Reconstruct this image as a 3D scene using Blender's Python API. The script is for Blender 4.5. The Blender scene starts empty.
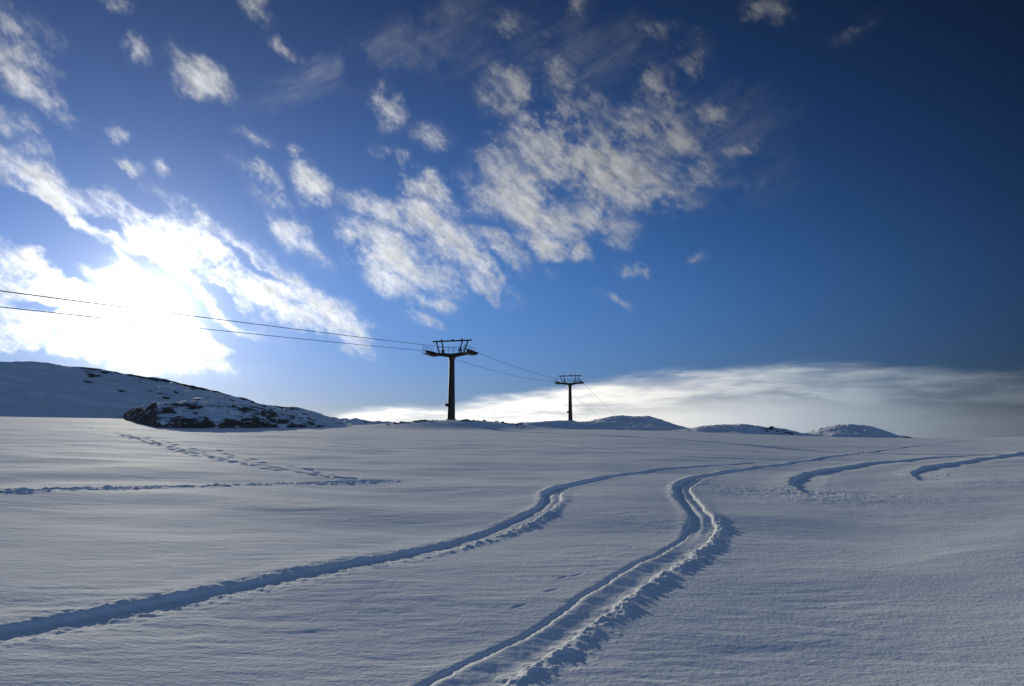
import bpy, bmesh, math, random
import numpy as np
from mathutils import Vector, Matrix

# ---------------------------------------------------------------- camera, sky, sun, exposure
F = 731.0                      # focal length in pixels of a 1024 wide picture
PITCH = math.radians(7.5)
EYE = 1.7
sc = bpy.context.scene
COL = sc.collection
cam_d = bpy.data.cameras.new("camera")
cam = bpy.data.objects.new("camera", cam_d)
COL.objects.link(cam)
cam.location = (0, 0, EYE)
cam.rotation_euler = (math.radians(90) + PITCH, 0, 0)
cam_d.sensor_width = 36.0
cam_d.lens = F / 1024 * 36.0
cam_d.clip_start = 0.1
cam_d.clip_end = 20000
sc.camera = cam
sc.view_settings.view_transform = 'Standard'
sc.view_settings.look = 'None'
sc.view_settings.gamma = 1.0
sc.view_settings.exposure = 0.0
sc.view_settings.use_curve_mapping = False
sc.cycles.use_denoising = True


def ray(px, row):
    """unit direction through a pixel of the photograph"""
    cx, cy = (px - 512) / F, (343 - row) / F
    v = Vector((cx, math.cos(PITCH) - cy * math.sin(PITCH), math.sin(PITCH) + cy * math.cos(PITCH)))
    return v.normalized()


def azel(px, row):
    v = ray(px, row)
    return math.degrees(math.atan2(v.x, v.y)), math.degrees(math.asin(v.z))


def az_tan(px, row):
    v = ray(px, row)
    return math.atan2(v.x, v.y), v.z / math.hypot(v.x, v.y)


SUN_AZ, SUN_EL = azel(150, 312)
SUN_DIR = ray(150, 312)

sun_d = bpy.data.lights.new("sun", 'SUN')
sun = bpy.data.objects.new("sun", sun_d)
COL.objects.link(sun)
sun.rotation_euler = Vector(SUN_DIR).to_track_quat('Z', 'Y').to_euler()
sun.location = (-40, 60, 40)
sun_d.energy = 3.35
sun_d.angle = math.radians(0.55)
sun_d.color = (1.0, 0.945, 0.78)

world = bpy.data.worlds.new("World")
sc.world = world
world.use_nodes = True
NT = world.node_tree
NT.nodes.clear()


class NG:
    """short helpers for wiring a node tree"""
    def __init__(s, nt): s.nt = nt
    def n(s, t, **kw):
        nd = s.nt.nodes.new(t)
        for k, v in kw.items(): setattr(nd, k, v)
        return nd
    def put(s, sock, v):
        if v is None: return
        if isinstance(v, bpy.types.NodeSocket): s.nt.links.new(v, sock)
        else: sock.default_value = v
    def m(s, op, a, b=None, c=None, clamp=False):
        nd = s.n('ShaderNodeMath', operation=op, use_clamp=clamp)
        s.put(nd.inputs[0], a); s.put(nd.inputs[1], b); s.put(nd.inputs[2], c)
        return nd.outputs[0]
    def v(s, op, a, b=None, out=0):
        nd = s.n('ShaderNodeVectorMath', operation=op)
        s.put(nd.inputs[0], a); s.put(nd.inputs[1], b)
        return nd.outputs['Value'] if op in ('DOT_PRODUCT', 'LENGTH') else nd.outputs[0]
    def scale(s, a, f):
        nd = s.n('ShaderNodeVectorMath', operation='SCALE')
        s.put(nd.inputs[0], a); s.put(nd.inputs['Scale'], f)
        return nd.outputs[0]
    def mapping(s, vec, loc=(0, 0, 0), rot=(0, 0, 0), scl=(1, 1, 1), kind='POINT'):
        nd = s.n('ShaderNodeMapping', vector_type=kind)
        s.put(nd.inputs['Vector'], vec)
        nd.inputs['Location'].default_value = loc
        nd.inputs['Rotation'].default_value = rot
        nd.inputs['Scale'].default_value = scl
        return nd.outputs[0]
    def noise(s, vec, scale=1.0, detail=6.0, rough=0.55, dist=0.0, color=False, lac=2.0):
        nd = s.n('ShaderNodeTexNoise')
        s.put(nd.inputs['Vector'], vec)
        nd.inputs['Scale'].default_value = scale
        nd.inputs['Detail'].default_value = detail
        nd.inputs['Roughness'].default_value = rough
        nd.inputs['Lacunarity'].default_value = lac
        nd.inputs['Distortion'].default_value = dist
        return nd.outputs['Color'] if color else nd.outputs[0]
    def rng(s, val, a, b, c=0.0, d=1.0, kind='SMOOTHSTEP'):
        nd = s.n('ShaderNodeMapRange', interpolation_type=kind)
        s.put(nd.inputs['Value'], val)
        for k, q in (('From Min', a), ('From Max', b), ('To Min', c), ('To Max', d)):
            s.put(nd.inputs[k], q)
        return nd.outputs[0]
    def mix(s, f, a, b, blend='MIX'):
        nd = s.n('ShaderNodeMix', data_type='RGBA', blend_type=blend)
        s.put(nd.inputs[0], f); s.put(nd.inputs[6], a); s.put(nd.inputs[7], b)
        return nd.outputs[2]


def build_world():
    g = NG(NT)
    d = g.n('ShaderNodeTexCoord').outputs['Generated']
    sep = g.n('ShaderNodeSeparateXYZ'); g.put(sep.inputs[0], d)
    az = g.m('MULTIPLY', g.m('ARCTAN2', sep.outputs[0], sep.outputs[1]), 57.29578)
    el = g.m('MULTIPLY', g.m('ARCSINE', sep.outputs[2]), 57.29578)
    comb = g.n('ShaderNodeCombineXYZ'); g.put(comb.inputs[0], az); g.put(comb.inputs[1], el)
    P = comb.outputs[0]
    # clear sky
    sky = g.n('ShaderNodeTexSky', sky_type='NISHITA')
    sky.sun_disc = False
    sky.sun_elevation = math.radians(SUN_EL)
    sky.sun_rotation = math.radians(SUN_AZ)
    sky.altitude = 1200
    sky.air_density = 1.0
    sky.dust_density = 0.25
    sky.ozone_density = 3.0
    cs = g.v('DOT_PRODUCT', d, tuple(SUN_DIR))
    csp = g.m('MAXIMUM', cs, 0.0)
    # polarised, high altitude sky: darkest away from the sun and towards the zenith
    hsv = g.n('ShaderNodeHueSaturation')
    hsv.inputs['Saturation'].default_value = SKY_SAT
    g.put(hsv.inputs['Color'], sky.outputs[0])
    c2_ = g.m('MULTIPLY', cs, cs)
    pol = g.m('SUBTRACT', 1.0, g.m('MULTIPLY', g.m('DIVIDE', g.m('SUBTRACT', 1.0, c2_), g.m('ADD', 1.0, c2_)), POLARISER))
    pol = g.m('POWER', pol, 1.25)
    pol = g.m('MULTIPLY', pol, g.rng(el, 4.0, 40.0, 1.0, ZENITH, 'SMOOTHSTEP'))
    base = g.mix(1.0, hsv.outputs[0], SKY_TINT + (1,), 'MULTIPLY')
    base = g.mix(1.0, g.scale(base, pol), g.mix(g.rng(el, -1.0, 14.0), (0.60, 0.56, 0.70, 1), (1, 1, 1, 1)), 'MULTIPLY')
    # clouds: soft patches placed by azimuth and elevation, broken up by noise
    warp = g.v('SUBTRACT', g.noise(P, 0.16, 5.0, 0.6, color=True), (0.5, 0.5, 0.5))
    Pw = g.v('ADD', P, g.scale(warp, 5.0))
    field = None
    for (px, row, rx, ry, ang, amp) in CLOUDS:
        a0, e0 = azel(px, row)
        v = ray(px, row)
        k = 57.29578 / F * 0.93
        mp = g.mapping(Pw, (a0, e0, 0), (0, 0, math.radians(-ang)), (rx * k * 1.5, ry * k * 1.5, 1), 'TEXTURE')
        gr = g.n('ShaderNodeTexGradient', gradient_type='SPHERICAL')
        g.put(gr.inputs[0], mp)
        val = g.m('MULTIPLY', gr.outputs['Fac'], amp)
        field = val if field is None else g.m('MAXIMUM', field, val)
    for (px, row, rx, ry, ang, amp) in GAPS:
        a0, e0 = azel(px, row)
        k = 57.29578 / F * 0.93
        mp = g.mapping(Pw, (a0, e0, 0), (0, 0, math.radians(-ang)), (rx * k * 1.5, ry * k * 1.5, 1), 'TEXTURE')
        gr = g.n('ShaderNodeTexGradient', gradient_type='SPHERICAL')
        g.put(gr.inputs[0], mp)
        field = g.m('SUBTRACT', field, g.m('MULTIPLY', gr.outputs['Fac'], amp))
    Pr = g.mapping(g.mapping(P, rot=(0, 0, math.radians(34))), scl=(0.26, 0.60, 1.0))
    n1 = g.noise(Pr, 1.0, 9.0, 0.62, 0.35)
    n2 = g.noise(g.mapping(g.mapping(P, (7, 3, 0), (0, 0, math.radians(42))), scl=(1.2, 2.3, 1)), 1.0, 7.0, 0.72, 0.3)
    nn = g.m('ADD', g.m('MULTIPLY', g.m('SUBTRACT', n1, 0.5), 1.7), g.m('MULTIPLY', g.m('SUBTRACT', n2, 0.5), 1.05))
    thick = g.m('ADD', g.m('MULTIPLY', field, 1.4), nn)
    dens = g.rng(thick, 0.08, 1.25)
    dens = g.m('MULTIPLY', dens, g.rng(field, 0.03, 0.35))
    # a thin veil and the long low bank over the horizon
    edge = None
    pts = [azel(*q) for q in BANK]
    fc = g.n('ShaderNodeFloatCurve')
    lo, hi = -60.0, 60.0
    cv = fc.mapping.curves[0]
    cv.points[0].location = (0, pts[0][1] / 30); cv.points[1].location = (1, pts[-1][1] / 30)
    for a0, e0 in pts: cv.points.new((a0 - lo) / (hi - lo), e0 / 30)
    fc.mapping.update()
    g.put(fc.inputs['Value'], g.rng(az, lo, hi, 0, 1, 'LINEAR'))
    top = g.m('MULTIPLY', fc.outputs[0], 30.0)
    Pb = g.mapping(P, (2, 5, 0), (0, 0, math.radians(-10)), (0.13, 0.85, 1))
    nb = g.noise(Pb, 1.0, 8.0, 0.6, 0.15)
    above = g.m('SUBTRACT', el, g.m('ADD', top, g.m('MULTIPLY', g.m('SUBTRACT', nb, 0.5), 1.7)))
    bank = g.rng(above, 0.35, -0.9)
    streak = g.rng(nb, 0.38, 0.62, 0.46, 1.0)
    deep = g.rng(above, -0.6, -3.6, 0.0, 1.0)
    bank = g.m('MULTIPLY', bank, g.m('MAXIMUM', streak, deep))
    bank = g.m('MULTIPLY', bank, g.m('MULTIPLY', g.rng(az, -15.0, -11.5), g.rng(az, 14.0, 37.0, 1.0, 0.78)))
    # brightness of cloud: forward scattering towards the sun, a little relief
    f1 = g.m('POWER', csp, 5.0); f2 = g.m('POWER', csp, 40.0); f3 = g.m('POWER', csp, 260.0)
    lum = g.m('ADD', g.m('ADD', CL_L[0], g.m('MULTIPLY', f1, CL_L[1])),
              g.m('ADD', g.m('MULTIPLY', f2, CL_L[2]), g.m('MULTIPLY', f3, CL_L[3])))
    relief = g.rng(g.noise(Pr, 2.2, 7.0, 0.65), 0.3, 0.7, 0.60, 1.20, 'LINEAR')
    ccol = g.scale((0.97, 0.99, 1.0), g.m('MULTIPLY', g.m('MULTIPLY', g.m('MULTIPLY', lum, relief), g.rng(thick, 0.7, 1.8, 1.04, CORE)), g.rng(el, 8.0, 36.0, 1.0, 0.6)))
    blum = g.m('ADD', BK_L[0], g.m('MULTIPLY', g.m('POWER', csp, BK_L[2]), BK_L[1]))
    bcol = g.scale(g.mix(g.rng(csp, 0.55, 0.84), (0.80, 0.97, 1.18, 1), (1.0, 0.985, 0.935, 1)), g.m('MULTIPLY', blum, g.rng(nb, 0.2, 0.8, 0.92, 1.06, 'LINEAR')))
    # thin sunlit haze veil around the sun
    off2 = g.m('MULTIPLY', g.m('SUBTRACT', 1.0, cs), 2.0 / GLOW[1] ** 2)
    glow = g.m('ADD', g.m('DIVIDE', GLOW[0], g.m('ADD', 1.0, off2)), g.m('MULTIPLY', g.m('POWER', csp, 14.0), GLOW[2]))
    veil = g.scale((1.0, 0.97, 0.93), glow)
    base = g.v('ADD', base, veil)
    c1 = g.mix(bank, base, bcol)
    # faint cirrus higher up
    cir = None
    for (px, row, rx, ry, ang) in ((420, 35, 130, 26, -22), (560, 60, 120, 40, 0), (340, 60, 90, 20, -30), (700, 110, 90, 50, 20), (740, 180, 60, 30, 0)):
        a0, e0 = azel(px, row); k = 57.29578 / F * 0.93
        mp = g.mapping(Pw, (a0, e0, 0), (0, 0, math.radians(-ang)), (rx * k * 1.5, ry * k * 1.5, 1), 'TEXTURE')
        gr = g.n('ShaderNodeTexGradient', gradient_type='SPHERICAL'); g.put(gr.inputs[0], mp)
        cir = gr.outputs['Fac'] if cir is None else g.m('MAXIMUM', cir, gr.outputs['Fac'])
    n3 = g.noise(g.mapping(g.mapping(P, rot=(0, 0, math.radians(-25))), scl=(0.10, 0.5, 1)), 1.0, 8.0, 0.65, 0.6)
    cir = g.m('MULTIPLY', g.m('MULTIPLY', g.rng(cir, 0.0, 0.7), g.rng(n3, 0.3, 0.75)), 0.20)
    cir = g.m('MAXIMUM', cir, g.m('MULTIPLY', g.rng(field, 0.0, 0.7), 0.16))
    c1 = g.mix(cir, c1, ccol)
    c2 = g.mix(g.m('MULTIPLY', dens, 0.95), c1, ccol)
    # patchy blue fill added to the unseen sky opposite the sun, brightening shaded snow
    rear_fill = g.m('MULTIPLY', g.rng(cs, 0.0, -0.5), g.rng(g.noise(d, 1.2, 3, 0.5), 0.1, 0.5))
    rear_fill = g.m('MULTIPLY', rear_fill, g.rng(el, 2.0, 8.0))
    c2 = g.mix(rear_fill, c2, REAR_FILL + (1,))
    bg = g.n('ShaderNodeBackground')
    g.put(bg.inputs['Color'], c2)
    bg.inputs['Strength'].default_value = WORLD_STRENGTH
    out = g.n('ShaderNodeOutputWorld')
    NT.links.new(bg.outputs[0], out.inputs[0])


WORLD_STRENGTH = 0.1
REAR_FILL = (1.3, 2.4, 4.7)
SKY_SAT = 1.15
SKY_TINT = (0.65, 0.79, 1.16)
POLARISER = 1.0
ZENITH = 0.36
CORE = 0.72                            # thick cores of backlit cloud pass less light
CL_L = (2.3, 8.6, 3.0, 18.0)           # cloud radiance terms (times world strength)
BK_L = (0.1, 18.0, 3.1)
GLOW = (30.0, 0.027, 0.1)
# px, row, half length, half height (pixels in the photo), tilt clockwise, amount
CLOUDS = [
    # around the sun
    (60, 205, 90, 26, 28, 0.9), (30, 250, 60, 34, 25, 0.9), (140, 260, 95, 50, 20, 1.05), (120, 320, 120, 45, 5, 1.05),
    (215, 250, 70, 28, 30, 0.95), (270, 285, 85, 26, 32, 1.0), (330, 315, 60, 20, 38, 0.85), (180, 345, 60, 20, 12, 0.9),
    (30, 335, 60, 34, 0, 0.9), (60, 290, 70, 30, 10, 0.95),
    (125, 190, 45, 12, 35, 0.6), (190, 215, 50, 14, 35, 0.6),
    # top left
    (15, 35, 40, 28, 20, 0.52), (25, 75, 50, 15, 30, 0.55), (10, 122, 40, 17, 15, 0.52), (135, 37, 16, 14, 45, 0.6),
    (118, 8, 26, 10, 20, 0.5), (195, 68, 38, 15, 30, 0.65), (256, 15, 20, 16, 40, 0.6), (280, 45, 26, 7, 20, 0.45),
    (120, 124, 14, 9, 15, 0.5), (130, 163, 16, 10, 0, 0.5), (172, 167, 15, 8, 10, 0.45), (250, 138, 20, 10, 20, 0.55),
    (290, 150, 10, 7, 0, 0.5), (310, 180, 24, 18, 45, 0.7), (262, 185, 40, 13, 40, 0.6), (290, 222, 52, 16, 38, 0.65),
    # middle
    (390, 103, 30, 15, 50, 0.65), (432, 130, 22, 15, 0, 0.55), (420, 178, 55, 17, 32, 0.8), (385, 205, 45, 18, 25, 0.7),
    (440, 225, 62, 20, 28, 0.85), (470, 265, 62, 13, 35, 0.75), (385, 240, 55, 20, 25, 0.75), (385, 275, 55, 18, 38, 0.8),
    (440, 305, 26, 11, 20, 0.6), (420, 325, 26, 10, 20, 0.5), (465, 170, 16, 10, 0, 0.55), (500, 250, 40, 16, 30, 0.6),
    (530, 205, 62, 34, 40, 0.85), (560, 150, 55, 45, 20, 0.8), (600, 165, 85, 42, 18, 0.85), (640, 185, 60, 25, 25, 0.75),
    (575, 105, 45, 22, 0, 0.55), (505, 120, 25, 15, 20, 0.5), (580, 252, 18, 14, 0, 0.65), (637, 266, 19, 11, 0, 0.62),
    (550, 272, 18, 8, 20, 0.5), (560, 65, 50, 25, 60, 0.42), (505, 35, 25, 30, 0, 0.40), (665, 130, 45, 28, 20, 0.6),
    (700, 50, 24, 20, 0, 0.45), (705, 105, 20, 14, 0, 0.5), (740, 145, 32, 14, 0, 0.45), (690, 175, 34, 20, 20, 0.5),
    (750, 200, 20, 14, 0, 0.33), (770, 8, 28, 12, 10, 0.55), (850, 28, 26, 10, -25, 0.38), (695, 258, 14, 6, 0, 0.35),
    (615, 300, 30, 7, 25, 0.40), (650, 25, 40, 14, 10, 0.35), (580, 10, 14, 12, 0, 0.4),
    (510, 90, 40, 30, 10, 0.6), (500, 180, 40, 40, 35, 0.7), (360, 195, 30, 16, 20, 0.6), (400, 255, 75, 24, 30, 0.8), (355, 235, 28, 16, 20, 0.6),
    (600, 215, 55, 22, 20, 0.7), (660, 85, 40, 20, 20, 0.5), (545, 240, 40, 18, 25, 0.7), (480, 285, 40, 10, 30, 0.6), (630, 120, 40, 30, 0, 0.55),
]
GAPS = [(45, 222, 62, 14, 22, 1.6), (158, 275, 42, 9, 40, 1.3), (38, 300, 22, 7, 5, 0.9), (40, 362, 40, 8, 5, 1.0), (15, 225, 22, 22, 0, 1.0),
        (75, 262, 30, 6, 25, 0.8), (100, 215, 30, 6, 30, 0.8), (255, 262, 50, 5, 32, 0.7), (235, 335, 40, 9, 28, 1.0), (215, 290, 40, 7, 32, 0.8), (110, 172, 60, 10, 30, 0.8)]
BANK = [(-250, 430), (150, 428), (300, 416), (345, 411), (400, 405), (440, 403), (470, 400), (500, 396), (540, 389), (580, 383), (620, 378), (700, 369), (780, 364),
        (850, 363), (930, 368), (1024, 372), (1250, 380)]
build_world()

# ---------------------------------------------------------------- noise
rng = np.random.default_rng(11)
PERM = np.concatenate([rng.permutation(256)] * 3)
GRAD = np.stack([np.cos(np.arange(64) * 2 * np.pi / 64), np.sin(np.arange(64) * 2 * np.pi / 64)], 1)


def perlin(x, y, seed=0):
    xi = np.floor(x).astype(np.int64); yi = np.floor(y).astype(np.int64)
    xf = x - xi; yf = y - yi
    u = xf * xf * xf * (xf * (xf * 6 - 15) + 10); v = yf * yf * yf * (yf * (yf * 6 - 15) + 10)
    def gr(ix, iy, dx, dy):
        h = PERM[(PERM[(ix + seed * 17) & 255] + iy) & 255] & 63
        return GRAD[h, 0] * dx + GRAD[h, 1] * dy
    a = gr(xi, yi, xf, yf); b = gr(xi + 1, yi, xf - 1, yf)
    c = gr(xi, yi + 1, xf, yf - 1); d = gr(xi + 1, yi + 1, xf - 1, yf - 1)
    return ((a + u * (b - a)) + v * ((c + u * (d - c)) - (a + u * (b - a)))) * 1.4


def fbm(x, y, octv=4, seed=0, rough=0.5):
    t = 0; amp = 1.0; f = 1.0
    for k in range(octv):
        t = t + amp * perlin(x * f, y * f, seed + k); amp *= rough; f *= 2.03
    return t


def worley(x, y, seed=0):
    """distance to the nearest and a random value of the nearest cell"""
    xi = np.floor(x).astype(np.int64); yi = np.floor(y).astype(np.int64)
    best = np.full(x.shape, 9.0); val = np.zeros(x.shape)
    for i in (-1, 0, 1):
        for j in (-1, 0, 1):
            cx, cy = xi + i, yi + j
            h = PERM[(PERM[(cx + seed * 31) & 255] + cy) & 255]
            h2 = PERM[(h + 57) & 255]; h3 = PERM[(h2 + 91) & 255]
            dd = np.hypot(cx + h / 256 - x, cy + h2 / 256 - y)
            m = dd < best
            best = np.where(m, dd, best); val = np.where(m, h3 / 256, val)
    return best, val


def sstep(a, b, x):
    t = np.clip((x - a) / (b - a), 0, 1)
    return t * t * (3 - 2 * t)


# ---------------------------------------------------------------- the lie of the land
# skyline of the open snowfield as seen from the camera's spot (photo pixels)
SKY_PTS = [(-320, 408), (-150, 411), (0, 415.5), (110, 417.5), (180, 420), (330, 424.5), (400, 428.0), (520, 429.0), (600, 429), (680, 431),
           (760, 434), (850, 437), (930, 437.5), (1024, 436), (1180, 433), (1330, 431)]
_sa = np.array([az_tan(*p) for p in SKY_PTS])
SK_AZ = np.concatenate([[-math.pi, -2.0], _sa[:, 0], [2.0, math.pi]])
SK_TN = np.concatenate([[-0.06, -0.02], _sa[:, 1], [-0.02, -0.06]])
CREST, BACK = 100.0, 205.0


def smooth_interp(az):
    w = 0
    for o, k in ((-0.05, 1), (-0.025, 2), (0, 3), (0.025, 2), (0.05, 1)):
        w = w + k * np.interp(az + o, SK_AZ, SK_TN)
    return w / 9


def base_ground(x, y):
    """height of the snowfield without tracks or fine ripple"""
    x = np.asarray(x, float); y = np.asarray(y, float)
    d = np.hypot(x, y) + 1e-6
    az = np.arctan2(x, y)
    tn = smooth_interp(az)
    a = tn + EYE / CREST
    z1 = a * d
    z2 = EYE + (tn - 0.0006) * d
    k = 0.25
    h = np.clip(0.5 + 0.5 * (z2 - z1) / k, 0, 1)
    z = z2 * (1 - h) + z1 * h - k * h * (1 - h)
    over = np.clip(d - BACK, 0, None)
    z = z - np.minimum(over ** 2 * 0.0006, over * 0.10)
    z = np.maximum(z, -70 + 0 * z)
    # gentle swells and a low knoll that carries the near tower
    z = z + 0.10 * np.clip(d / 25, 0, 1) * fbm(x / 17 + 3, y / 13, 2, 5) * (1 - sstep(60, 95, d))
    z = z + 0.05 * np.clip(d / 12, 0, 1) * fbm(x / 4.3, y / 3.1, 2, 9) * (1 - sstep(40, 70, d))
    kx, ky = (x + 7.5) / 10.5, (y - 99) / 8.5
    z = z + 1.22 * np.exp(-(kx * kx + ky * ky) ** 1.3)
    return z


def hit(px, row, dmax=160.0):
    v = ray(px, row)
    hv = math.hypot(v.x, v.y)
    ts = np.concatenate([np.arange(2.5, 40, 0.05), np.arange(40, dmax, 0.25)]) / hv
    zz = EYE + ts * v.z - base_ground(ts * v.x, ts * v.y)
    i = np.argmax(zz < 0)
    if zz[i] >= 0: i = len(ts) - 1
    if i > 0 and zz[i] < 0:
        t = ts[i - 1] + (ts[i] - ts[i - 1]) * zz[i - 1] / (zz[i - 1] - zz[i])
    else: t = ts[i]
    return v.x * t, v.y * t


def gz(x, y): return float(base_ground(np.array([x]), np.array([y]))[0])


# ---------------------------------------------------------------- materials
def new_mat(name):
    m = bpy.data.materials.new(name); m.use_nodes = True
    return m, NG(m.node_tree), m.node_tree.nodes['Principled BSDF']


def snow_bump(g, bsdf, co, strength=0.6, far=False):
    warp = g.v('ADD', co, g.scale(g.v('SUBTRACT', g.noise(co, 0.7, 3, 0.5, color=True), (0.5, 0.5, 0.5)), 0.5))
    rip = g.noise(g.mapping(warp, (0, 0, 0), (0, 0, math.radians(9)), (2.4, 9.0, 2)), 1.0, 5.0, 0.66)
    grn = g.noise(co, 26.0, 3.0, 0.6)
    bmp2 = g.n('ShaderNodeBump'); bmp2.inputs['Distance'].default_value = 0.016; bmp2.inputs['Strength'].default_value = strength
    g.put(bmp2.inputs['Height'], rip)
    bmp = g.n('ShaderNodeBump'); bmp.inputs['Distance'].default_value = 0.010; bmp.inputs['Strength'].default_value = strength
    g.put(bmp.inputs['Height'], grn); g.put(bmp.inputs['Normal'], bmp2.outputs[0])
    g.put(bsdf.inputs['Normal'], bmp.outputs[0])


def snow_material():
    m, g, b = new_mat("snow")
    co = g.n('ShaderNodeTexCoord').outputs['Object']
    n = g.noise(co, 0.35, 4, 0.6)
    col = g.mix(g.rng(n, 0.35, 0.65), (0.80, 0.82, 0.85, 1), (0.86, 0.87, 0.88, 1))
    g.put(b.inputs['Base Color'], col)
    b.inputs['Roughness'].default_value = 0.9
    b.inputs['Specular IOR Level'].default_value = 0.04
    snow_bump(g, b, co)
    return m


def snow_rock_material(name, rock_lo, rock_hi, amount=0.0, scale=0.35, steep=True, stretch=(1, 1, 1)):
    """snow lying on rock: bare where the surface is steep and where wind keeps it off"""
    m, g, b = new_mat(name)
    co = g.n('ShaderNodeTexCoord').outputs['Object']
    geo = g.n('ShaderNodeNewGeometry')
    sep = g.n('ShaderNodeSeparateXYZ'); g.put(sep.inputs[0], geo.outputs['Normal'])
    n = g.noise(g.mapping(co, scl=stretch), scale, 6, 0.65, 0.3)
    at = g.n('ShaderNodeAttribute', attribute_name='bare').outputs['Fac']
    t = g.m('ADD', g.m('MULTIPLY', g.m('SUBTRACT', n, 0.5), 1.6), g.m('ADD', at, amount))
    if steep: t = g.m('ADD', t, g.m('MULTIPLY', g.m('SUBTRACT', 0.75, sep.outputs[2]), float(steep)))
    f = g.rng(t, 0.0, 0.12)
    rc = g.mix(g.noise(co, 1.7, 5, 0.6), rock_lo + (1,), rock_hi + (1,))
    col = g.mix(f, (0.80, 0.82, 0.85, 1), rc)
    g.put(b.inputs['Base Color'], col)
    b.inputs['Roughness'].default_value = 0.8
    b.inputs['Specular IOR Level'].default_value = 0.2
    bmp = g.n('ShaderNodeBump'); bmp.inputs['Distance'].default_value = 0.25; bmp.inputs['Strength'].default_value = 0.6
    g.put(bmp.inputs['Height'], g.m('MULTIPLY', g.noise(co, 2.4, 5, 0.65), g.m('ADD', f, 0.06)))
    g.put(b.inputs['Normal'], bmp.outputs[0])
    return m


def plain_mat(name, c1, c2, rough, metal=0.0, scale=4.0):
    m, g, b = new_mat(name)
    co = g.n('ShaderNodeTexCoord').outputs['Object']
    n = g.noise(co, scale, 6, 0.65)
    g.put(b.inputs['Base Color'], g.mix(g.rng(n, 0.35, 0.68), c1 + (1,), c2 + (1,)))
    b.inputs['Roughness'].default_value = rough
    b.inputs['Metallic'].default_value = metal
    return m


SNOW = snow_material()
M_ROCK = snow_rock_material("rock_with_snow", (0.045, 0.034, 0.028), (0.19, 0.145, 0.11), 0.15, 0.8, 0.5, (0.9, 0.5, 3.0))
M_HILL = snow_rock_material("snowy_hillside", (0.05, 0.035, 0.025), (0.13, 0.085, 0.055), 0.0, 0.16, 1.3, (1, 1.6, 2.5))
M_STONE = snow_rock_material("stone", (0.07, 0.045, 0.033), (0.20, 0.12, 0.085), 0.22, 1.2)
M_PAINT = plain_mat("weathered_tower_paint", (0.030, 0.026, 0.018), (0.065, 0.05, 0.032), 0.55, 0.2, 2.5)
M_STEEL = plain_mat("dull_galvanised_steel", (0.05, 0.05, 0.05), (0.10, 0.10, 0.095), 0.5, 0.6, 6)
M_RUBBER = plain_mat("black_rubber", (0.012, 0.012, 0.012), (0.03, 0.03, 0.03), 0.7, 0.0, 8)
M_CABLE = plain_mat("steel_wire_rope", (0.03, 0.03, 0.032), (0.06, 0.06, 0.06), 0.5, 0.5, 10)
M_CONC = plain_mat("concrete", (0.16, 0.15, 0.14), (0.26, 0.25, 0.23), 0.85, 0.0, 5)


def link_mesh(name, verts, faces, mat, smooth=True, parent=None):
    me = bpy.data.meshes.new(name)
    V = np.asarray(verts, np.float32)
    Fc = np.asarray(faces, np.int32)
    me.vertices.add(len(V)); me.vertices.foreach_set('co', V.ravel())
    k = Fc.shape[1]
    me.loops.add(Fc.size); me.loops.foreach_set('vertex_index', Fc.ravel())
    me.polygons.add(len(Fc)); me.polygons.foreach_set('loop_start', np.arange(len(Fc), dtype=np.int32) * k)
    me.polygons.foreach_set('loop_total', np.full(len(Fc), k, np.int32))
    me.polygons.foreach_set('use_smooth', np.full(len(Fc), smooth))
    me.update(calc_edges=True)
    me.materials.append(mat)
    o = bpy.data.objects.new(name, me)
    COL.objects.link(o)
    if parent: o.parent = parent
    return o


def grid_faces(nr, nc, wrap=False):
    i = np.arange(nr - 1)[:, None]; j = np.arange(nc if wrap else nc - 1)[None, :]
    j2 = (j + 1) % nc
    a = i * nc + j; b = i * nc + j2; c = (i + 1) * nc + j2; d = (i + 1) * nc + j
    return np.stack([a, b, c, d], -1).reshape(-1, 4)


def set_attr(o, name, vals):
    at = o.data.attributes.new(name, 'FLOAT', 'POINT')
    at.data.foreach_set('value', np.asarray(vals, np.float32).ravel())


# ---------------------------------------------------------------- the snowfield, tracks pressed into it
DENSE = math.radians(42)
az_d = np.linspace(-DENSE, DENSE, 1500)
az_c = np.concatenate([np.linspace(-math.pi, -DENSE, 70)[:-1], np.linspace(DENSE, math.pi, 70)[1:-1]])
AZ = np.concatenate([az_c[:69], az_d, az_c[69:]])


def geo(a, b, q): return a * q ** np.arange(int(math.log(b / a) / math.log(q)) + 1)


RR = np.concatenate([[0.02, 0.6, 1.2, 1.8, 2.4], geo(3.0, 45, 1.0042), geo(45.3, 220, 1.012), geo(224, 9000, 1.14)])
A2, R2 = np.meshgrid(AZ, RR)
GX, GY = R2 * np.sin(A2), R2 * np.cos(A2)
GZ = base_ground(GX, GY)
DZ = np.zeros_like(GZ)


def spline(pts, step):
    """Catmull-Rom through rows of (x, y, extra...), resampled by length"""
    P = np.array(pts, float)
    P = np.vstack([2 * P[0] - P[1], P, 2 * P[-1] - P[-2]])
    out = []
    for i in range(1, len(P) - 2):
        n = max(2, int(np.hypot(*(P[i + 1] - P[i])[:2]) / step))
        for t in np.arange(n) / n:
            a, b, c, d = P[i - 1], P[i], P[i + 1], P[i + 2]
            q = 0.5 * (2 * b + (c - a) * t + (2 * a - 5 * b + 4 * c - d) * t * t + (3 * b - a - 3 * c + d) * t ** 3)
            out.append(np.concatenate([q[:2], (b + (c - b) * t)[2:]]))
    out.append(P[-2])
    return np.array(out)


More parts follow.
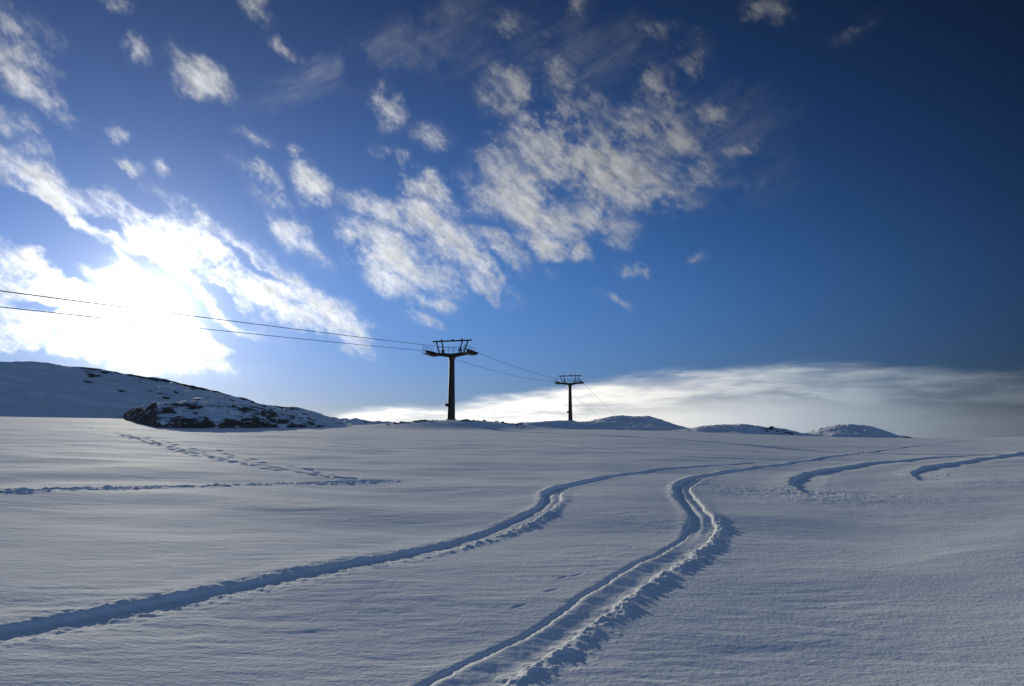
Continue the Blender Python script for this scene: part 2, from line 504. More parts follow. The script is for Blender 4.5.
def near_path(path, reach):
    """signed distance (right of travel positive), length along and interpolated extras for grid points near the path"""
    nE = path.shape[1] - 2
    best = np.full(GZ.shape, 1e9); S = np.zeros_like(GZ); L = np.zeros_like(GZ)
    E = np.zeros(GZ.shape + (nE,))
    s0 = 0.0
    for p, q in zip(path[:-1], path[1:]):
        e = q[:2] - p[:2]; ln = math.hypot(*e)
        if ln < 1e-9: continue
        cx, cy = (p[:2] + q[:2]) / 2
        d = math.hypot(cx, cy); a = math.atan2(cx, cy); rad = reach + ln
        i0, i1 = np.searchsorted(RR, [d - rad, d + rad])
        w = math.asin(min(0.99, rad / max(d, rad + 1e-3)))
        j0, j1 = np.searchsorted(AZ, [a - w, a + w])
        if i1 <= i0 or j1 <= j0: s0 += ln; continue
        sl = (slice(i0, i1), slice(j0, j1))
        X = GX[sl] - p[0]; Y = GY[sl] - p[1]
        t = np.clip((X * e[0] + Y * e[1]) / ln ** 2, 0, 1)
        dx, dy = X - t * e[0], Y - t * e[1]
        dd = np.hypot(dx, dy)
        m = dd < best[sl]
        best[sl] = np.where(m, dd, best[sl])
        sg = np.where(X * e[1] - Y * e[0] > 0, 1.0, -1.0)
        S[sl] = np.where(m, dd * sg, S[sl]); L[sl] = np.where(m, s0 + t * ln, L[sl])
        ex = p[2:] + t[..., None] * (q[2:] - p[2:])
        E[sl] = np.where(m[..., None], ex, E[sl])
        s0 += ln
    return best, S, L, E, s0


def g_(x, c, w): return np.exp(-((x - c) / w) ** 2)


LUMP = fbm(GX / 0.13, GY / 0.13, 3, 21, 0.65)
_w, _v = worley(GX / 0.11, GY / 0.11, 9)
CHUNK = (_v - 0.5) * 2 * sstep(0.55, 0.3, _w)
LUMP3 = perlin(GX / 1.3, GY / 1.3, 37)
LUMP2 = fbm(GX / 0.42, GY / 0.42, 2, 31, 0.5)


def ski_track(pix, width=0.42, ridge=0.6, size=1.0):
    """pix rows: px, row, depth, left berm, right berm, lumpiness.  Two ski grooves with pushed up edges."""
    pts = [hit(p[0], p[1]) + tuple(p[2:]) for p in pix]
    path = spline(pts, 0.10)
    # smooth the path a little so that the ray-cast points make a flowing line
    for _ in range(6):
        path[1:-1, :2] = 0.25 * path[:-2, :2] + 0.5 * path[1:-1, :2] + 0.25 * path[2:, :2]
    best, S, L, E, tot = near_path(path, 1.6)
    dep, bl, br, lum = (E[..., i] * q for i, q in enumerate((0.6 * size, 0.42 * size, 0.36 * size, 0.75)))
    twin, step = E[..., 4], E[..., 5]
    fade = sstep(0, 0.8, L) * sstep(0, 0.8, tot - L)
    w = width * (1 + 0.08 * np.sin(L * 1.7) + 0.10 * perlin(L * 0.9, L * 0 + 3.3, 4))
    wob = S + 0.03 * perlin(L * 1.3, L * 0 + 8.1, 2) + 0.012 * LUMP
    lump = 1 + lum * (0.9 * LUMP + 0.6 * LUMP2)
    # two skis side by side in one trough
    floor_ = sstep(w * 1.08, w * 0.80, np.abs(wob))
    p_run = -dep * floor_ * (1 + 0.12 * LUMP) + dep * ridge * g_(wob, 0.02, 0.07) * floor_ + dep * 0.25 * g_(wob, w * 0.55, 0.06) * floor_
    # a narrow groove, a flat, then a deeper one
    p_twin = -dep * 0.62 * g_(wob, -w * 0.98, 0.035) + dep * 0.24 * g_(wob, -w * 0.62, 0.05)
    p_twin = p_twin - dep * 0.85 * sstep(-0.45 * w, 0.62 * w, wob) * sstep(1.16 * w, 0.84 * w, wob) * (1 + 0.15 * LUMP)
    # a sprayed step: gently heaped on the outside, cut off steeply, drifting out on the inside
    lip = np.where(wob < -w, np.exp(-((wob + w) / 0.45) ** 2), sstep(-w + 0.14, -w, wob))
    p_step = bl * (0.95 + lum * (0.55 * LUMP + 0.8 * LUMP2 + 0.5 * LUMP3) * np.exp(-((wob + w) / 0.10) ** 2)) * lip + 0.012 * lum * np.clip(LUMP, 0, 1) * g_(wob, 0.1, 1.3 * w) - dep * 0.5 * sstep(-w, -w + 0.12, wob) * (1 - sstep(-w + 0.2, 2.6 * w, wob))
    run = np.clip(1 - twin - step, 0, 1)
    berm_l = bl * g_(wob, -w * 1.25, 0.10) * np.clip(lump, 0, 3) * (1 - step) * (1 - 0.85 * twin)
    berm_r = br * (1 - 0.28 * twin) * np.where(wob < w * 1.3, g_(wob, w * 1.3, 0.17), g_(wob, w * 1.3, 0.12)) * np.clip(lump * (1 + 0.35 * lum * CHUNK), 0, 2.3)
    scatter = (bl * run * sstep(-w * 1.0, -w * 1.4, wob) + br * sstep(w * 1.0, w * 1.4, wob)) * np.exp(-(np.abs(wob) - w) / 0.22) * np.clip(LUMP - 0.25, 0, 1) * 0.9 * lum
    cut = run * p_run + twin * p_twin + step * p_step
    berm = berm_l + berm_r
    near = best < 1.6
    DZ[...] += np.where(near, (cut + berm + scatter) * fade, 0)


# the track that snakes away from the lower edge to the skyline on the right
ski_track([
    (370, 738, .05, .030, .09, 1.0, 1, 0), (430, 704, .05, .030, .09, 1.0, 1, 0), (503, 663, .05, .03, .09, 1.0, 1, 0), (574, 620, .055, .03, .09, 1.0, 1, 0), (632, 578, .06, .03, .10, 1.0, 1, 0),
    (672, 556, .06, .03, .11, 1.0, 1, 0), (692, 543, .06, .03, .11, 1.0, 0.7, 0), (702, 530, .06, .03, .11, 1.0, 0.3, 0), (701, 519, .06, .03, .06, .7, 0, 0),
    (694, 508, .07, .03, .03, .4, 0, 0), (685, 496, .08, .06, .02, .5, 0, 0), (682, 488, .09, .09, .02, .6, 0, 0), (690, 482, .09, .09, .02, .5, 0, 0),
    (712, 475.5, .08, .08, .02, .4, 0, 0), (760, 467.5, .08, .07, .02, .4, 0, 0), (820, 459.5, .08, .07, .02, .4, 0, 0), (880, 451.5, .08, .06, .02, .4, 0, 0),
    (940, 444, .08, .06, .02, .4, 0, 0), (990, 438.6, .08, .05, .02, .4, 0, 0)], 0.20, 0.75, 0.85)
# the track that crosses from the left edge
ski_track([
    (-120, 660, .065, .068, .014, 1.0, 0, 1), (-40, 643, .065, .068, .014, 1.0, 0, 1), (0, 635, .065, .068, .014, 1.0, 0, 1), (100, 617, .065, .068, .014, 1.0, 0, 1), (200, 596, .065, .068, .014, 1.0, 0, 1),
    (300, 576, .065, .068, .014, 1.0, 0, 1), (400, 557, .07, .07, .03, .8, 0, 1), (455, 545, .07, .06, .06, .9, 0, 1), (508, 527, .06, .03, .08, .9, 0, 0.5),
    (540, 511, .06, .03, .07, .9, 0, 0), (551, 501, .07, .04, .04, .6, 0, 0), (553, 493, .08, .08, .02, .6, 0, 0), (568, 486.5, .09, .09, .02, .4, 0, 0),
    (600, 479.5, .08, .08, .02, .4, 0, 0), (650, 472, .07, .06, .02, .3, 0, 0), (700, 467, .06, .05, .02, .3, 0, 0), (760, 462.5, .04, .03, .01, .3, 0, 0)], 0.18)
# two hooked turns on the right
ski_track([
    (850, 498, .00, .00, .00, .8, 0, 1), (826, 494, .04, .03, .02, .8, 0, 1), (806, 487, .10, .09, .02, .7, 0, 1), (808, 479.5, .13, .12, .02, .5, 0, 1), (826, 473, .12, .12, .02, .4, 0, 1), (860, 467, .11, .11, .02, .4, 0, 1),
    (910, 461.5, .10, .09, .02, .3, 0, 1), (960, 457, .06, .05, .02, .3, 0, 1), (1010, 453, .03, .02, .01, .3, 0, 1)], 0.40, 0.05, 0.85)
ski_track([
    (945, 482, .00, .00, .00, .8, 0, 1), (926, 476, .08, .07, .02, .7, 0, 1), (932, 470, .13, .13, .02, .5, 0, 1), (955, 465, .13, .13, .02, .4, 0, 1), (985, 460, .12, .12, .02, .4, 0, 1),
    (1030, 453.5, .12, .12, .02, .4, 0, 1), (1090, 447, .10, .09, .02, .3, 0, 1)], 0.42, 0.05, 0.85)
# a faint old line below the tower's knoll
ski_track([(506, 434.5, .03, .02, .0, .3, 0, 1), (540, 441, .06, .05, .01, .3, 0, 1), (586, 449.5, .06, .05, .01, .3, 0, 1), (640, 454, .05, .04, .01, .3, 0, 1),
           (700, 457.5, .04, .03, .01, .3, 0, 1), (760, 460, .02, .02, .01, .3, 0, 1)], 0.25)


def footprints(pix, step, side, depth, size, seed, rim=0.35, jitter=0.06):
    pts = [hit(*p) for p in pix]
    path = spline(pts, 0.05)
    rr = random.Random(seed)
    seg = np.hypot(*np.diff(path, axis=0).T); cum = np.concatenate([[0], np.cumsum(seg)])
    s = 0.1; k = 0
    while s < cum[-1]:
        i = min(len(path) - 2, int(np.searchsorted(cum, s)))
        e = path[i + 1] - path[max(i - 1, 0)]; e = e / (np.hypot(*e) + 1e-9)
        nrm = np.array([e[1], -e[0]])
        c = path[i] + nrm * (side if k % 2 else -side) + np.array([rr.gauss(0, jitter), rr.gauss(0, jitter)])
        stamp(c, e, size * rr.uniform(.8, 1.25), size * .5 * rr.uniform(.8, 1.2), depth * rr.uniform(.7, 1.25), rim)
        s += step * rr.uniform(.85, 1.15); k += 1


def stamp(c, e, la, lb, depth, rim):
    d = math.hypot(*c); a = math.atan2(c[0], c[1]); rad = la * 3
    i0, i1 = np.searchsorted(RR, [d - rad, d + rad]); w = math.asin(min(.99, rad / d))
    j0, j1 = np.searchsorted(AZ, [a - w, a + w])
    sl = (slice(i0, i1), slice(j0, j1))
    X = GX[sl] - c[0]; Y = GY[sl] - c[1]
    u = (X * e[0] + Y * e[1]) / la; v = (X * e[1] - Y * e[0]) / lb
    q = np.sqrt(u * u + v * v) * (1 + 0.25 * LUMP2[sl])
    DZ[sl] += -depth * sstep(1.25, 0.55, q) + depth * rim * np.exp(-((q - 1.5) / 0.35) ** 2) * (1 + 0.8 * LUMP[sl])


# boot track level across the left side, with broken crust, and the walker's line coming down from the outcrop
footprints([(-90, 494), (0, 491.5), (100, 489), (200, 486.5), (300, 484), (385, 481)], 0.34, 0.10, 0.06, 0.21, 3, 0.25, 0.05)
footprints([(-90, 494), (0, 491.2), (100, 488.6), (200, 486), (300, 483.5), (350, 482.3)], 0.30, 0.07, 0.03, 0.20, 8, 0.2, 0.07)
footprints([(60, 424), (100, 430), (130, 437), (165, 446), (200, 455), (245, 464), (290, 471), (335, 477), (372, 482)], 0.45, 0.16, 0.038, 0.24, 5, 0.2, 0.10)
footprints([(120, 433), (160, 441), (215, 452), (262, 462), (310, 471), (350, 478)], 0.8, 0.25, 0.035, 0.22, 15, 0.2, 0.2)
# a few lone scuffs between the two tracks
for (px, row) in ((518, 606), (551, 590), (576, 575), (630, 547), (660, 533), (563, 577)):
    c = np.array(hit(px, row))
    stamp(c, np.array([0.72, 0.69]), 0.10, 0.022, 0.007, 0.2)
# churned snow around the hooked turns
for (px, row, rx, ry, am) in ((800, 492, 2.4, 1.3, .010), (850, 500, 3.0, 1.2, .009), (955, 476, 3.0, 1.5, .011), (1000, 482, 3.2, 1.4, .008), (760, 488, 1.6, 1.0, .006)):
    c = hit(px, row)
    m = np.exp(-((GX - c[0]) / rx) ** 2 - ((GY - c[1]) / ry) ** 2)
    DZ += am * m * (0.8 * LUMP2 + 0.5 * LUMP)

# wind ripple (sastrugi): only where the sheet is fine enough to carry it
ca, sa = math.cos(math.radians(8)), math.sin(math.radians(8))
U, W = GX * ca + GY * sa, -GX * sa + GY * ca
wx = 0.6 * fbm(GX / 2.1, GY / 2.1, 2, 41)
R1 = fbm(U / 0.62 + wx, W / 0.20 + 0.8 * wx, 4, 51, 0.62)
R2_ = fbm(U / 2.6, W / 0.9 + wx, 2, 61, 0.5)
PATCH = np.clip(0.75 + 1.1 * fbm(GX / 3.7, GY / 2.4, 2, 91), 0.15, 1.9)
DZ += 0.0038 * PATCH * R1 * (1 - sstep(14, 34, R2)) * sstep(2, 3.2, R2) + 0.007 * R2_ * (1 - sstep(35, 70, R2)) * sstep(2, 3.2, R2)
GZ = GZ + DZ
ground = link_mesh("snow_ground", np.stack([GX, GY, GZ], -1).reshape(-1, 3), grid_faces(len(RR), len(AZ), True)[:, ::-1], SNOW)
ground['kind'] = 'structure'
ground['label'] = 'wide wind rippled snowfield crossed by curving ski tracks and footprints'

# ---------------------------------------------------------------- hills


def polar_patch(name, px0, px1, d0, d1, nc, nr, zf, mat):
    a = np.linspace(az_tan(px0, 430)[0], az_tan(px1, 430)[0], nc)
    d = np.linspace(d0, d1, nr)
    Aa, Dd = np.meshgrid(a, d)
    X, Y = Dd * np.sin(Aa), Dd * np.cos(Aa)
    Z, bare = zf(Aa, Dd, X, Y)
    cx, cy = float(X.mean()), float(Y.mean())
    o = link_mesh(name, np.stack([X - cx, Y - cy, Z], -1).reshape(-1, 3), grid_faces(nr, nc)[:, ::-1], mat)
    o.location = (cx, cy, 0)
    if bare is not None: set_attr(o, 'bare', bare)
    return o


def skyline(pts):
    q = np.array([az_tan(*p) for p in pts])
    return lambda a: np.interp(a, q[:, 0], q[:, 1])


# the big shaded hill on the left
L_SKY = skyline([(-420, 330), (-200, 340), (-80, 353), (0, 361), (40, 362.5), (70, 366), (100, 369), (130, 374), (160, 379), (185, 384.5), (218, 392), (222, 393.5),
                 (240, 398), (262, 403.5), (285, 407.3), (300, 410), (315, 412.5), (330, 417), (345, 422.5), (354, 425.5), (366, 430), (420, 436)])


def left_hill(A, D, X, Y):
    g0 = base_ground(X, Y)
    ridge_d = 168 + 8 * np.sin(A * 9)
    top = EYE + L_SKY(A) * ridge_d
    gr = base_ground(ridge_d * np.sin(A), ridge_d * np.cos(A))
    foot = 108.0
    t = np.clip((D - foot) / (ridge_d - foot), 0, 1)
    prof = t ** 1.15 * (1 - 0.12 * np.sin(t * math.pi))
    hgt = (top - gr) * prof
    back = np.clip((D - ridge_d) / 90, 0, 1)
    z = g0 * (1 - t) + gr * t + hgt - (np.clip(top, 0, None) + 8) * back ** 1.3 - 0.4 * (1 - sstep(0.0, 0.03, t))
    cragg = fbm(X / 9, Y / 9, 4, 71, 0.55)
    led = fbm(X / 26, Y / 7, 3, 75, 0.6)
    z = z + (0.7 * cragg + 0.8 * np.maximum(led, 0)) * sstep(0.03, 0.3, t) * (1 - 0.6 * sstep(.9, 1.0, t))
    fin = fbm(X / 2.2, Y / 2.2, 3, 77, 0.6)
    z = z + 0.10 * fin * sstep(0.05, .3, t)
    pxs = 512 + F * np.tan(A)
    bare = 0.42 * sstep(40, 90, pxs) * sstep(0.80, 1.0, t) * (1 - sstep(230, 330, pxs)) + 0.3 * g_(pxs, 105, 28) * g_(t, 0.72, 0.16) + 0.25 * g_(pxs, 165, 30) * g_(t, 0.55, .2)
    bare = bare - 0.35 * (1 - sstep(20, 90, pxs)) + 0.12 * sstep(150, 200, pxs)
    return z, bare


hill = polar_patch("hill", -420, 420, 104, 262, 420, 240, left_hill, M_HILL)
hill['kind'] = 'structure'; hill['label'] = 'large shaded snow hill rising to the left edge behind the rocky outcrop'


def knoll(pts, d_ridge, half, px0, px1, label, foot_d, seed, bump=0.0, mat=None, bare_f=None):
    sk = skyline(pts)
    def zf(A, D, X, Y):
        g0 = base_ground(X, Y)
        gr = base_ground(d_ridge * np.sin(A), d_ridge * np.cos(A))
        top = EYE + sk(A) * d_ridge
        hgt = np.maximum(top - gr, -3)
        t = np.clip((D - foot_d) / (d_ridge - foot_d), 0, 1)
        b = np.clip((D - d_ridge) / half, 0, 1)
        prof = sstep(0, 1, t) * (1 - sstep(0, 1, b))
        z = g0 * (1 - sstep(0, 1, t)) + gr * sstep(0, 1, t) + hgt * prof - 0.25 * (1 - sstep(0, 0.06, t))
        z = z - 12 * b ** 2
        z = z + (0.34 * fbm(X / 7, Y / 7, 4, seed, .55) + 0.12 * fbm(X / 1.6, Y / 1.6, 2, seed + 5)) * sstep(0.02, 0.3, t)
        pxs = 512 + F * np.tan(A)
        bare = np.full(A.shape, -0.4)
        if bare_f: bare = bare + bare_f(pxs, t)
        return z, bare
    o = polar_patch("hill", px0, px1, foot_d - 2, d_ridge + half, 240, 150, zf, mat or M_HILL)
    o['kind'] = 'structure'; o['label'] = label
    return o


knoll([(520, 432), (575, 424), (592, 420.5), (604, 417.5), (618, 416), (648, 416.2), (658, 419), (672, 424), (690, 429), (720, 436)], 212, 50, 520, 720,
      'flat topped shaded snow knoll just right of the far lift tower', 186, 81)
knoll([(655, 434), (690, 427.5), (715, 425), (740, 424), (760, 426.5), (785, 430), (800, 433), (830, 439)], 170, 45, 655, 830,
      'low rounded snow knoll with a few dark rocks on its right end', 154, 91, bare_f=lambda p, t: 0.55 * g_(p, 775, 16) * g_(t, 0.45, .3))
knoll([(790, 439), (806, 433), (820, 428.5), (838, 425), (850, 424.2), (868, 426), (885, 431), (900, 435.5), (925, 440)], 260, 60, 790, 925,
      'distant domed snow knoll at the right of the skyline', 232, 101)
knoll([(470, 436), (500, 427), (520, 422.5), (545, 421.5), (575, 421), (610, 422), (650, 424.5), (690, 428), (740, 433), (790, 438)], 178, 20, 470, 790,
      'low shaded snow rise that carries the far lift tower', 160, 111)

# ---------------------------------------------------------------- the rocky outcrop
O_TOP = skyline([(110, 420), (116, 417.5), (124, 413), (133, 408.5), (144, 406.5), (155, 402.5), (175, 401.5), (200, 402.5), (230, 402.5), (255, 404.5), (280, 408.5), (300, 412), (322, 416), (345, 421.8), (358, 427)])
_f = [(106, 417.5), (116, 418.2), (126, 420.5), (140, 424), (156, 427.6), (200, 428.6), (240, 428.2), (290, 427.6), (330, 427.2), (356, 427.4)]
_fd = np.array([(az_tan(*p)[0], math.hypot(*hit(*p))) for p in _f])


def outcrop(A, D, X, Y):
    g0 = base_ground(X, Y)
    df = np.interp(A, _fd[:, 0], _fd[:, 1])
    df = df + 1.2 * perlin(A * 60, A * 0, 5)
    dr = df + 13
    top = EYE + O_TOP(A) * dr
    H = np.clip(top - base_ground(dr * np.sin(A), dr * np.cos(A)), 0, None)
    t = (D - df) / 13.0
    tc = np.clip(t, 0, 1)
    prof = 0.12 * sstep(0, 0.08, tc) + 0.88 * tc
    prof = prof * (1 - sstep(1.0, 1.7, t))
    w1, v1 = worley(X / 2.4, Y / 1.9, 3)
    w2, v2 = worley(X / 0.95 + 0.3 * v1, Y / 0.9, 5)
    rough = (0.55 * (v1 - 0.5) + 0.30 * (0.5 - w1)) * 1.1 + (0.5 * (v2 - 0.5) + 0.3 * (0.45 - w2)) * 0.55
    rough = rough + 0.12 * fbm(X / .5, Y / .5, 2, 14)
    rough = 0.75 * rough * sstep(0.2, 1.4, H * 1.0)
    m = sstep(-0.02, 0.12, t) * (1 - sstep(1.3, 1.7, t))
    z = g0 + H * prof + rough * m * (1.0 - 0.5 * sstep(.8, 1.0, t)) - 0.5 * (1 - sstep(-0.05, 0.03, t)) - 0.8 * sstep(1.5, 1.8, t)
    pxs = 512 + F * np.tan(A)
    bare = -0.02 - 0.13 * sstep(250, 330, pxs) + 0.10 * (1 - sstep(0.05, 0.4, t)) * (1 - sstep(260, 320, pxs)) - 0.12 * sstep(.75, 1.0, t)
    bare = bare - 0.25 * g_(pxs, 215, 22) * g_(t, .45, .35)
    return z, bare


oc = polar_patch("rock_outcrop", 106, 356, 50, 118, 700, 360, outcrop, M_ROCK)
oc['label'] = 'long low outcrop of dark jagged rock dusted with snow below the left hill'
oc['category'] = 'rock outcrop'

# ---------------------------------------------------------------- stones
def stone_mesh(seed):
    bm = bmesh.new()
    bmesh.ops.create_icosphere(bm, subdivisions=3, radius=1.0)
    r = random.Random(seed)
    planes = [(Vector((r.gauss(0, 1), r.gauss(0, 1), r.gauss(0, .8))).normalized(), r.uniform(.55, .85)) for _ in range(9)]
    for v in bm.verts:
        for n, dd in planes:
            k = v.co.dot(n) - dd
            if k > 0: v.co -= n * k * .85
        v.co *= 1 + 0.05 * math.sin(v.co.x * 7 + seed) * math.sin(v.co.y * 6)
        v.co.z *= .62
    me = bpy.data.meshes.new("boulder"); bm.to_mesh(me); bm.free()
    me.materials.append(M_STONE)
    return me


STONES = [stone_mesh(s) for s in range(5)]


def stones(n, px0, px1, d0, d1, s0, s1, label, group, seed, on=None, cat='boulder'):
    r = random.Random(seed)
    for k in range(n):
        a = az_tan(r.uniform(px0, px1), 425)[0]; d = r.uniform(d0, d1)
        x, y = d * math.sin(a), d * math.cos(a)
        s = r.uniform(s0, s1)
        o = bpy.data.objects.new("boulder", STONES[r.randrange(5)])
        COL.objects.link(o)
        z = gz(x, y)
        if on is not None:
            dg = bpy.context.evaluated_depsgraph_get()
            hitv = sc.ray_cast(dg, Vector((x, y, 60)), Vector((0, 0, -1)))
            if hitv[0]: z = hitv[1].z
        o.location = (x, y, z - s * 0.10)
        o.rotation_euler = (r.uniform(-.3, .3), r.uniform(-.3, .3), r.uniform(0, 6.28))
        o.scale = (s * r.uniform(1.1, 2.4), s * r.uniform(.8, 1.2), s * r.uniform(.55, 1.0))
        o['label'] = label; o['category'] = cat; o['group'] = group


stones(26, 386, 438, 95, 100, .14, .36, 'small brown stone poking out of the snow left of the near lift tower', 'stones on the knoll left of the near tower', 1)
stones(24, 462, 524, 95, 100, .14, .34, 'small brown stone poking out of the snow right of the near lift tower', 'stones on the knoll right of the near tower', 2)
bpy.context.view_layer.update()
stones(14, 760, 792, 158, 166, .3, .6, 'dark rock showing through the snow on the low knoll right of the towers', 'rocks on the low knoll', 3, on=True)
stones(3, 903, 914, 100, 106, .22, .42, 'tiny dark rock on the right skyline past the domed knoll', 'rocks on the right skyline', 4)

# ---------------------------------------------------------------- lift towers
class MB:
    def __init__(s): s.bm = bmesh.new()
    def box(s, c, size, rot=None):
        r = bmesh.ops.create_cube(s.bm, size=1.0)
        M = Matrix.Translation(c) @ (rot.to_4x4() if rot else Matrix()) @ Matrix.Diagonal((*size, 1))
        bmesh.ops.transform(s.bm, matrix=M, verts=r['verts'])
        return s
    def bar(s, a, b, w, h=None):
        a, b = Vector(a), Vector(b); d = b - a
        q = d.to_track_quat('X', 'Z').to_matrix()
        return s.box((a + b) / 2, (d.length, w, h or w), q)
    def tube(s, a, b, r0, r1=None, n=12):
        a, b = Vector(a), Vector(b); d = b - a
        q = d.to_track_quat('Z', 'Y').to_matrix().to_4x4()
        r = bmesh.ops.create_cone(s.bm, cap_ends=True, segments=n, radius1=r0, radius2=r0 if r1 is None else r1, depth=d.length)
        bmesh.ops.transform(s.bm, matrix=Matrix.Translation((a + b) / 2) @ q, verts=r['verts'])
        return s
    def hexa(s, pts):
        v = [s.bm.verts.new(p) for p in pts]
        for f in ((0, 3, 2, 1), (4, 5, 6, 7), (0, 1, 5, 4), (1, 2, 6, 5), (2, 3, 7, 6), (3, 0, 4, 7)):
            s.bm.faces.new([v[i] for i in f])
        return s
    def build(s, name, mat, parent=None, loc=(0, 0, 0), smooth=False):
        bmesh.ops.recalc_face_normals(s.bm, faces=s.bm.faces)
        me = bpy.data.meshes.new(name)
        if smooth:
            for f in s.bm.faces: f.smooth = True
        s.bm.to_mesh(me); s.bm.free()
        me.materials.append(mat)
        o = bpy.data.objects.new(name, me); COL.objects.link(o)
        o.location = loc
        if parent: o.parent = parent
        return o


SHX, SHZ = 2.85, 9.12           # where the sheave trains sit


def make_tower():
    root = bpy.data.objects.new("lift_tower", None); COL.objects.link(root)
    root.empty_display_size = 1
    bm = bmesh.new(); rings = []
    for z, r in ((-2.5, .56), (0, .545), (.02, .54), (3, .47), (6, .41), (8.05, .37), (8.35, .40), (8.6, .58)):
        rings.append([bm.verts.new((r * math.cos(t * math.pi / 12), r * math.sin(t * math.pi / 12), z)) for t in range(24)])
    for p, q in zip(rings[:-1], rings[1:]):
        for k in range(24): bm.faces.new((p[k], p[(k + 1) % 24], q[(k + 1) % 24], q[k])).smooth = True
    bm.faces.new(rings[-1])
    m = MB(); m.bm.free(); m.bm = bm
    column = m.build("column", M_PAINT, root)
    f = MB().tube((0, 0, -1.5), (0, 0, .06), .72, .72, 24)
    for k in range(12):
        t = k * math.pi / 6; f.tube((.63 * math.cos(t), .63 * math.sin(t), .05), (.63 * math.cos(t), .63 * math.sin(t), .15), .03, n=8)
    f.build("footing", M_CONC, root)
    MB().box((-.62, -.1, 2.05), (.34, .26, .42)).bar((-.5, -.1, 2.05), (-.3, 0, 2.05), .08).build("control_box", M_STEEL, column)
    # ladder up the side
    l = MB()
    for s in (-.2, .2): l.tube((s, .62, .4), (s, .46, 8.7), .022, n=6)
    for k in range(26): l.tube((-.2, .62 - .16 * k / 26, .6 + k * .31), (.2, .62 - .16 * k / 26, .6 + k * .31), .014, n=6)
    l.build("ladder", M_PAINT, root)
    # gull-wing cross arm: two tapered box girders meeting over the column
    c = MB()
    for s in (-1, 1):
        z0, z1 = 8.86, 9.16
        A, B = [], []
        c.hexa([(0, -.24, z0 - .34), (s * 3.05, -.16, z1 - .16), (s * 3.05, .16, z1 - .16), (0, .24, z0 - .34),
                (0, -.24, z0 + .22), (s * 3.05, -.16, z1 + .16), (s * 3.05, .16, z1 + .16), (0, .24, z0 + .22)])
        c.box((s * 3.1, 0, z1), (.06, .44, .42))
    arm = c.build("crossarm", M_PAINT, root)
    # sheave trains at both ends
    for s in (-1, 1):
        h = MB()
        h.bar((s * SHX, -1.75, SHZ - .02), (s * SHX, 1.75, SHZ - .02), .16, .16)
        for y in (-1.05, 1.05): h.bar((s * SHX, y - .62, SHZ - .1), (s * SHX, y + .62, SHZ - .1), .24, .14)
        h.bar((s * SHX, 0, 8.95), (s * SHX, 0, SHZ + .02), .34, .26)
        h.box((s * (SHX + .2), -1.78, SHZ + .12), (.18, .3, .34)); h.box((s * (SHX + .2), 1.78, SHZ + .12), (.18, .3, .34))
        tr = h.build("sheave_assembly", M_PAINT, root)
        for k in range(8):
            y = -1.61 + k * .46
            w = MB().tube((s * SHX - .06, y, SHZ + .12), (s * SHX + .06, y, SHZ + .12), .21, n=20).tube((s * SHX - .10, y, SHZ + .12), (s * SHX + .10, y, SHZ + .12), .05, n=10)
            w.build("sheave_wheel", M_RUBBER, tr)
        # service walkway beside the train
        k = MB()
        xo = s * (SHX + .45) if s < 0 else s * (SHX - .55)
        k.box((xo, 0, 8.98), (.5, 3.9, .06))
        k.bar((xo, -.6, 9.0), (s * 2.6, -.6, 9.05), .1); k.bar((xo, .6, 9.0), (s * 2.6, .6, 9.05), .1)
        wk = k.build("walkway", M_STEEL, root)
        r = MB()
        xr = xo + (-.22 if s < 0 else .22)
        for y in (-1.9, -.95, 0, .95, 1.9): r.tube((xr, y, 9.0), (xr, y, 10.05), .026, n=6)
        for z in (9.55, 10.05): r.tube((xr, -1.9, z), (xr, 1.9, z), .026, n=6)
        r.build("railing", M_STEEL, wk)
    # hand rail along the arm
    r = MB()
    xs = [-2.1, -1.2, -.45, .3, 1.05, 1.8]
    for x in xs: r.tube((x, -.22, 9.0), (x, -.22, 10.0), .028, n=6)
    for z in (9.5, 9.98): r.tube((xs[0], -.22, z), (xs[-1], -.22, z), .022, n=6)
    r.build("railing", M_STEEL, arm)
    # lifting frame over the arm
    b = MB().box((0, 0, 10.86), (5.7, .17, .19))
    for x in (-1.55, 0.1, 1.45): b.box((x, 0, 11.01), (.2, .14, .2))
    fr = b.build("lifting_frame", M_PAINT, root)
    for (x0, x1) in ((-1.78, -2.32), (-1.12, -1.5), (1.7, 2.32), (.98, 1.52)):
        MB().bar((x0, 0, 9.05), (x1, 0, 10.8), .15, .13).build("strut", M_PAINT, fr)
    for s in (-1, 1): MB().bar((s * 1.55, 0, 9.1), (s * 1.25, -.05, 10.1), .09).bar((s * 1.3, -.05, 9.05), (s * 1.32, -.05, 10.0), .24, .05).build("brace", M_PAINT, fr)
    return root


def kids(o): return [c for c in bpy.data.objects if c.parent == o]


def copy_tree(o, parent=None):
    c = o.copy(); COL.objects.link(c)
    if parent: c.parent = parent
    for ch in kids(o): copy_tree(ch, c)
    return c


def at(px, d):
    a = math.atan((px - 512) / F * 1.0)
    return d * math.sin(a), d * math.cos(a)


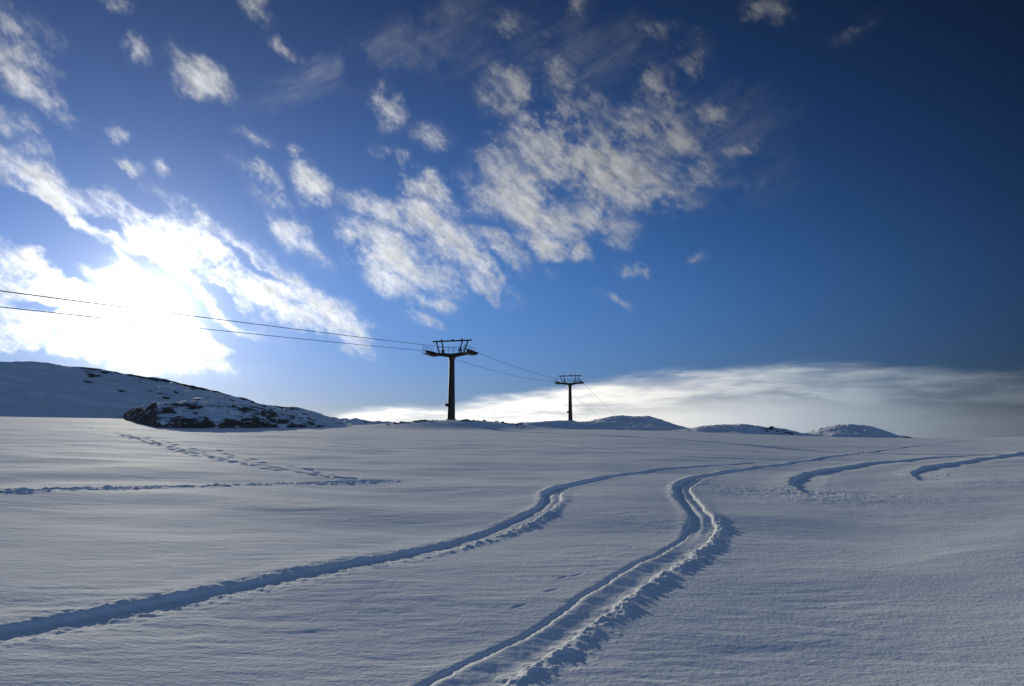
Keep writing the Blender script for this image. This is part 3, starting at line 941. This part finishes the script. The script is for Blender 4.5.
T1 = Vector((*[v for v in ((451.5 - 512) / F * 100, 100.0)], 0))
T2 = Vector(((570 - 512) / F * 178, 178.0, 0))
DIR = (T2 - T1).normalized()
YAW = -math.atan2(DIR.x, DIR.y)
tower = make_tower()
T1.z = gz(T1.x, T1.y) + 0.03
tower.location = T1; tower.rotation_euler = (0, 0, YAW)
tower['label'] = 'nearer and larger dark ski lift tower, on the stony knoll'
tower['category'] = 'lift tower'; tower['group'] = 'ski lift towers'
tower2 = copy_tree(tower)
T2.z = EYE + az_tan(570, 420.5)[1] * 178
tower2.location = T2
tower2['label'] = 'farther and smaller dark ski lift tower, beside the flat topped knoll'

# ---------------------------------------------------------------- haul ropes
PERP = Vector((DIR.y, -DIR.x, 0))


def rope(side, label):
    ends = []
    def along(t, z): return Vector((T1.x + DIR.x * t, T1.y + DIR.y * t, 0)) + PERP * side * SHX + Vector((0, 0, z))
    z1 = T1.z + SHZ + .36; z2 = T2.z + SHZ + .36
    span = (T2 - T1).length
    pts = []
    z0 = -2.6 + 8.2
    def sag(t0, za, t1, zb, s, n):
        for k in range(n + 1):
            u = k / n
            pts.append(along(t0 + (t1 - t0) * u, za + (zb - za) * u - s * 4 * u * (1 - u)))
    sag(-150, z1 - 10.2, 0, z1, 0.5, 60)
    sag(0, z1, span, z2, 0.9, 40)
    sag(span, z2, span + 160, z2 - 15, 1.2, 40)
    cu = bpy.data.curves.new("haul_rope", 'CURVE'); cu.dimensions = '3D'
    sp = cu.splines.new('POLY'); sp.points.add(len(pts) - 1)
    for p, q in zip(sp.points, pts): p.co = (*q, 1)
    cu.bevel_depth = 0.025; cu.bevel_resolution = 2
    cu.materials.append(M_CABLE)
    tmp = bpy.data.objects.new("tmp", cu); COL.objects.link(tmp)
    dg = bpy.context.evaluated_depsgraph_get()
    me = bpy.data.meshes.new_from_object(tmp.evaluated_get(dg))
    bpy.data.objects.remove(tmp)
    me.name = "haul_rope"
    o = bpy.data.objects.new("haul_rope", me); COL.objects.link(o)
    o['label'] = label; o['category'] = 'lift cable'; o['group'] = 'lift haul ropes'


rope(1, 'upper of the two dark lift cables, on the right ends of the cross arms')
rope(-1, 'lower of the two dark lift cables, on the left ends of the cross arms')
